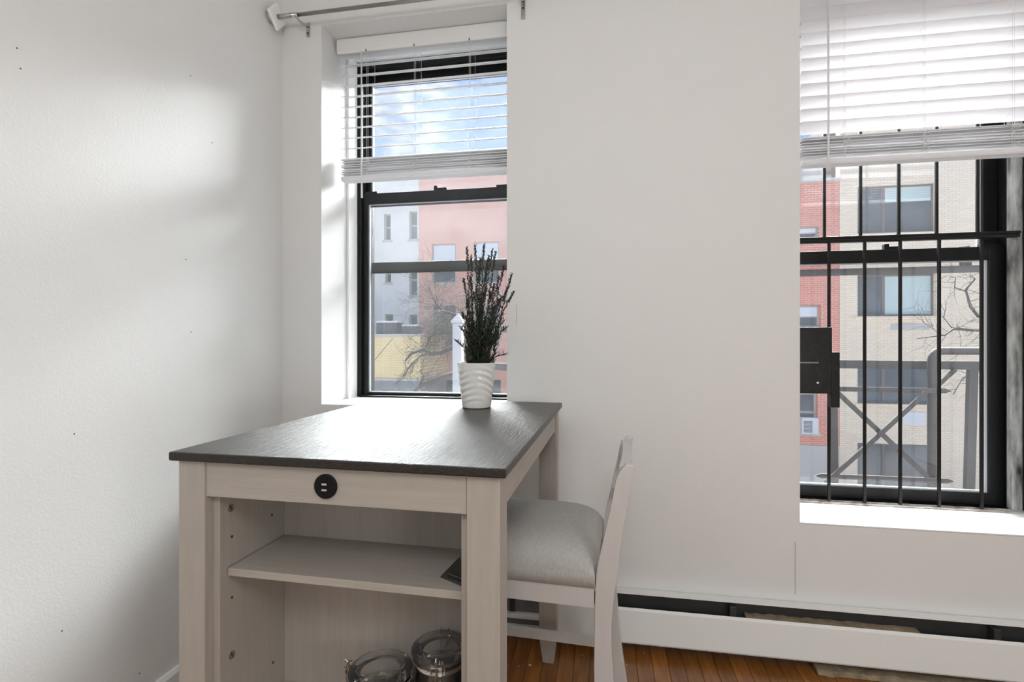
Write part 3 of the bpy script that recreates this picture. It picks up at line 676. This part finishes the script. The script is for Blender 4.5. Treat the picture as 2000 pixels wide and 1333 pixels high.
obj('case', B(a.x, c.x, YB - .30, YB - .062, a.z, c.z), 'acw', ac, bevel=.01)
gr = bmesh.new()
for i in range(9): box(gr, a.x + .05, c.x - .2, YB - .315, YB - .301, a.z + .06 + i * .045, a.z + .08 + i * .045)
obj('grille', gr, 'cond', ac)
# pale building rising behind the red one
building('pale_rear_building', 'pale stucco building rising behind the red brick roof', xb - 5.5, xb + 1, 27.6, 11.2, 'stone', [])
xg = at(818, 600, YG).x
gw = [wr(750, 763, 418, 470, YG, 'hung'), wr(799, 815, 412, 468, YG, 'hung'), wr(752, 764, 515, 553, YG, 'hung'), wr(799, 815, 515, 578, YG, 'hung'), wr(752, 768, 614, 660, YG, 'hung'), wr(799, 815, 614, 660, YG, 'hung')]
building('grey_stucco_building', 'pale grey stucco building with narrow windows seen through the left window', xg - 7, xg, YG, at(760, 326, YG).z, 'grey', gw, cornice=.2)
sw = [wr(843, 890, 476, 553, YG, 'hungw'), wr(925, 975, 472, 553, YG, 'hungw'), wr(845, 890, 597, 676, YG, 'dark'), wr(925, 975, 597, 676, YG, 'dark'), wr(847, 892, 742, 800, YG, 'dark'), wr(928, 978, 742, 800, YG, 'dark')]
sw2 = [(w[0] + 4.2, w[1] + 4.2, w[2], w[3], w[4]) for w in sw]
building('salmon_building', 'salmon pink stucco building beside the grey one through the left window', xg + .01, xg + 10.5, YG, at(900, 318, YG).z, 'salmon', sw + sw2, cornice=.2)
yx1 = at(821, 700, 20).x; yx0 = yx1 - 6.5; yz = at(760, 653, 20).z; gz = at(760, 740, 20).z
yb = thing('yellow_brick_extension', 'low yellow brick building with flat roof in front of the grey building', 'building', ((yx0 + yx1) / 2, 20, STZ))
obj('wall', B(yx0, yx1, 20, 23.5, gz, yz - .12), 'yellow', yb); obj('coping', B(yx0 - .02, yx1 + .02, 19.92, 23.52, yz - .119, yz), 'stone', yb)
obj('lower_wall', B(yx0, yx1, 20.001, 23.5, STZ, gz - .001), 'lowgrey', yb); obj('string_course', B(yx0, yx1, 19.93, 19.999, gz - .08, gz), 'stone', yb)
for (p0, p1, q0, q1, lab) in ((735, 775, 627, 652, 'grey rooftop condenser with pale lid, left one on the yellow building'), (786, 815, 634, 652.5, 'grey rooftop condenser half hidden by twigs, right one on the yellow building')):
    a = at(p0, q1, 20.3); c = at(p1, q0, 20.3); w_ = c.x - a.x
    cn = thing('roof_condenser', lab, 'condenser', ((a.x + c.x) / 2, 20.7, yz + .002))
    obj('case', B(a.x, c.x, 20.3, 20.3 + w_ * .8, yz + .002, c.z - .08), 'cond', cn); obj('top_lid', B(a.x - .02, c.x + .02, 20.28, 20.32 + w_ * .8, c.z - .079, c.z), 'acw', cn)
    gr = bmesh.new()
    for i in range(8): x = a.x + .08 + (w_ - .16) * i / 7; box(gr, x - .012, x + .012, 20.27, 20.299, yz + .05, c.z - .1)
    for i in range(5): z = yz + .08 + (c.z - yz - .22) * i / 4; box(gr, a.x + .05, c.x - .05, 20.275, 20.298, z, z + .02)
    obj('grille', gr, 'galv', cn)
# roof thing seen just under the left blind
a = at(880, 372, YG + 2); c = at(916, 350, YG + 2)
# white vinyl post
a = at(885, 632, 5); c = at(905, 612, 5); px_, hw = (a.x + at(905, 632, 5).x) / 2, .047
vp = thing('vinyl_post', 'white square vinyl post with pyramid cap outside the left window', 'post', (px_, 5, -1.2))
obj('shaft', B(px_ - hw, px_ + hw, 5 - hw, 5 + hw, -1.2, a.z), 'pvc', vp, bevel=.004)
bm = bmesh.new(); box(bm, px_ - hw - .012, px_ + hw + .012, 5 - hw - .012, 5 + hw + .012, a.z + .001, a.z + .030)
vs = [bm.verts.new(v) for v in ((px_ - hw - .008, 5 - hw - .008, a.z + .0302), (px_ + hw + .008, 5 - hw - .008, a.z + .0302), (px_ + hw + .008, 5 + hw + .008, a.z + .0302), (px_ - hw - .008, 5 + hw + .008, a.z + .0302))]; tpv = bm.verts.new((px_, 5, c.z))
for k in range(4): bm.faces.new((vs[k], vs[(k + 1) % 4], tpv))
obj('post_cap', bm, 'pvc', vp)
rf = thing('flat_roof', 'low flat roof that the white vinyl post stands on', 'roof', (-1.6, 4.6, STZ))
obj('wall', B(-3.0, -.5, 4.0, 6.0, STZ, -1.3), 'lowgrey', rf); obj('roof_deck', B(-3.05, -.45, 3.95, 6.05, -1.299, -1.2), 'street', rf)

# ---------------------------------------------------------------- fire escape outside window 2
FY = 3.2
fe = thing('fire_escape', 'weathered grey iron fire escape railing outside the right window', 'fire escape', (1.6, FY, -.1))
def flat(name, p, q_, w=.035, t=.008, y=FY):
    a = at(p[0], p[1], y); b = at(q_[0], q_[1], y); d = (b - a).normalized(); n = Vector((-d.z, 0, d.x)) * w / 2
    bm = bmesh.new(); poly = [(a + n), (b + n), (b - n), (a - n)]; prism(bm, [(v.x, v.z) for v in poly], y - t / 2, y + t / 2, 'y'); return obj(name, bm, 'irong', fe)
flat('rail', (1560, 534), (1960, 524), .036, .012, 3.05); flat('hanger', (1882, 482), (1887, 527), .05, .01, 3.06)
flat('rail', (1570, 711), (2060, 716), .046, .02, FY)
hp = at(1820, 683, FY)
bm = bmesh.new(); r_ = .05; x0_ = at(1820, 683, FY - .06).x; z0_ = at(1820, 686, FY - .06).z; yy = FY - .06
tube(bm, [(x0_, yy, -.1), (x0_, yy, z0_ - r_)] + [(x0_ + r_ - r_ * math.cos(t), yy, z0_ - r_ + r_ * math.sin(t)) for t in [math.pi / 10 * k for k in range(1, 6)]] + [(x0_ + 1.2, yy, z0_)], .021, 10)
obj('handrail_post', bm, 'irong', fe, smooth=True)
flat('post', (1899, 722), (1891, 1010), .042, .03, FY + .02)
flat('flat_bar', (1622, 760), (1846, 764), .026, .008, FY - .10); flat('flat_bar', (1603, 930), (1850, 940), .026, .008, FY - .10)
flat('post', (1628, 757), (1631, 1010), .036, .01, FY - .085)
flat('brace', (1630, 762), (1812, 932), .024, .008, FY - .12); flat('brace', (1808, 768), (1612, 945), .024, .008, FY - .135)
flat('brace', (1866, 722), (1822, 762), .022, .008, FY - .03)
for (p, q_) in (((1846, 764), 1), ((1850, 940), 1), ((1603, 930), -1)):
    a = at(*p, FY - .10); bm = bmesh.new(); prism(bm, [(a.x, a.z + .013), (a.x + q_ * .03, a.z), (a.x, a.z - .013)], FY - .104, FY - .096, 'y'); obj('bar_tip', bm, 'irong', fe)
deck = bmesh.new()
for i in range(16): box(deck, .7, 3.2, 2.55 + i * .045, 2.57 + i * .045, -.14, -.102)
dk = obj('platform_slats', deck, 'irong', fe); dk['kind'] = 'stuff'

# ---------------------------------------------------------------- bare trees
def tree(label, Y, trunk, limbs, seed, tw, droop=0.0):
    rn = random.Random(seed); b0 = trunk[0]
    t = thing('bare_tree', label, 'tree', (b0[0], Y, STZ))
    bm = bmesh.new(); tube(bm, [(x, Y, z) for x, z, r in trunk], [r for x, z, r in trunk], 10); obj('trunk', bm, 'bark', t, smooth=True)
    twg = bmesh.new()
    def twig(p, d, L, r, dep):
        pts = [p]; dd = d.copy()
        for i in range(4):
            dd = (dd + Vector((rn.uniform(-.35, .35), rn.uniform(-.35, .35), rn.uniform(-.35, .35) - droop))).normalized(); pts.append(pts[-1] + dd * L / 4)
        tube(twg, pts, [r * (1 - .18 * i) for i in range(5)], 4, cap=False)
        if dep > 0:
            for i in range(1, 5):
                for _ in range(rn.choice((1, 2))):
                    nd = (dd + Vector((rn.uniform(-1, 1), rn.uniform(-1, 1), rn.uniform(-1, 1)))).normalized(); twig(pts[i], nd, L * rn.uniform(.45, .75), r * .55, dep - 1)
    for pl_, r0, r1, dens, LL, dep in limbs:
        pts = []
        for i, (x, y) in enumerate(pl_): v = at(x, y, Y); v.y += rn.uniform(-.12, .12); pts.append(v)
        bm = bmesh.new(); n = len(pts); tube(bm, pts, [r0 + (r1 - r0) * i / (n - 1) for i in range(n)], 7); obj('branch', bm, 'bark', t, smooth=True)
        for i in range(n - 1):
            for _ in range(dens):
                f = rn.random(); p = pts[i].lerp(pts[i + 1], f); d = (pts[i + 1] - pts[i]).normalized()
                nd = (d * .6 + Vector((rn.uniform(-1, 1), rn.uniform(-1, 1), rn.uniform(-1, 1)))).normalized(); twig(p, nd, LL * rn.uniform(.6, 1.2), tw, dep)
    o = obj('twigs', twg, 'bark', t); o['kind'] = 'stuff'
    return t
YT = 10.5; c1 = at(1075, 700, YT).x
tree('bare tree with knobbly branches in front of the salmon and yellow buildings', YT, [(c1, STZ, .22), (c1 - .05, -1, .17), (c1, at(1075, 650, YT).z, .10), (c1 + .1, 3.2, .05)],
     [([(1072, 650), (960, 640), (890, 677), (858, 690), (838, 692), (825, 683), (808, 690), (792, 705)], .075, .02, 4, .5, 1), ([(1072, 720), (960, 715), (900, 728), (872, 735), (845, 745), (822, 752), (808, 768), (795, 782)], .09, .022, 3, .35, 1),
      ([(838, 690), (826, 695), (815, 700), (805, 710), (792, 735)], .02, .01, 4, .45, 1), ([(960, 640), (905, 620), (870, 610), (858, 600), (850, 590)], .05, .012, 9, .7, 2), ([(905, 640), (880, 640), (860, 640), (845, 650)], .025, .01, 10, .6, 2),
      ([(822, 752), (826, 735), (822, 722)], .02, .012, 3, .3, 1), ([(765, 660), (745, 690), (722, 720)], .007, .006, 0, .2, 0), ([(1072, 620), (1000, 600), (960, 560), (940, 540)], .05, .01, 5, .6, 1)], 5, .007, .05)
YT2 = 8.0; c2 = at(2090, 600, YT2).x
tree('bare tree with thin twigs reaching in from the right in front of the beige building', YT2, [(c2, STZ, .17), (c2, 0, .12), (c2 + .05, 2.6, .06)],
     [([(2085, 660), (2000, 650), (1915, 647), (1870, 643), (1835, 655), (1790, 662)], .028, .005, 3, .5, 1), ([(2085, 640), (1960, 640), (1910, 618), (1897, 600), (1895, 565), (1905, 545), (1898, 535)], .030, .006, 2, .5, 1),
      ([(2085, 700), (1990, 700), (1930, 715), (1890, 740), (1855, 770)], .022, .005, 3, .5, 1), ([(1915, 647), (1865, 640), (1850, 620), (1846, 600)], .010, .004, 2, .35, 1), ([(1895, 568), (1875, 560), (1855, 545), (1848, 535)], .010, .004, 2, .3, 0)], 9, .004)
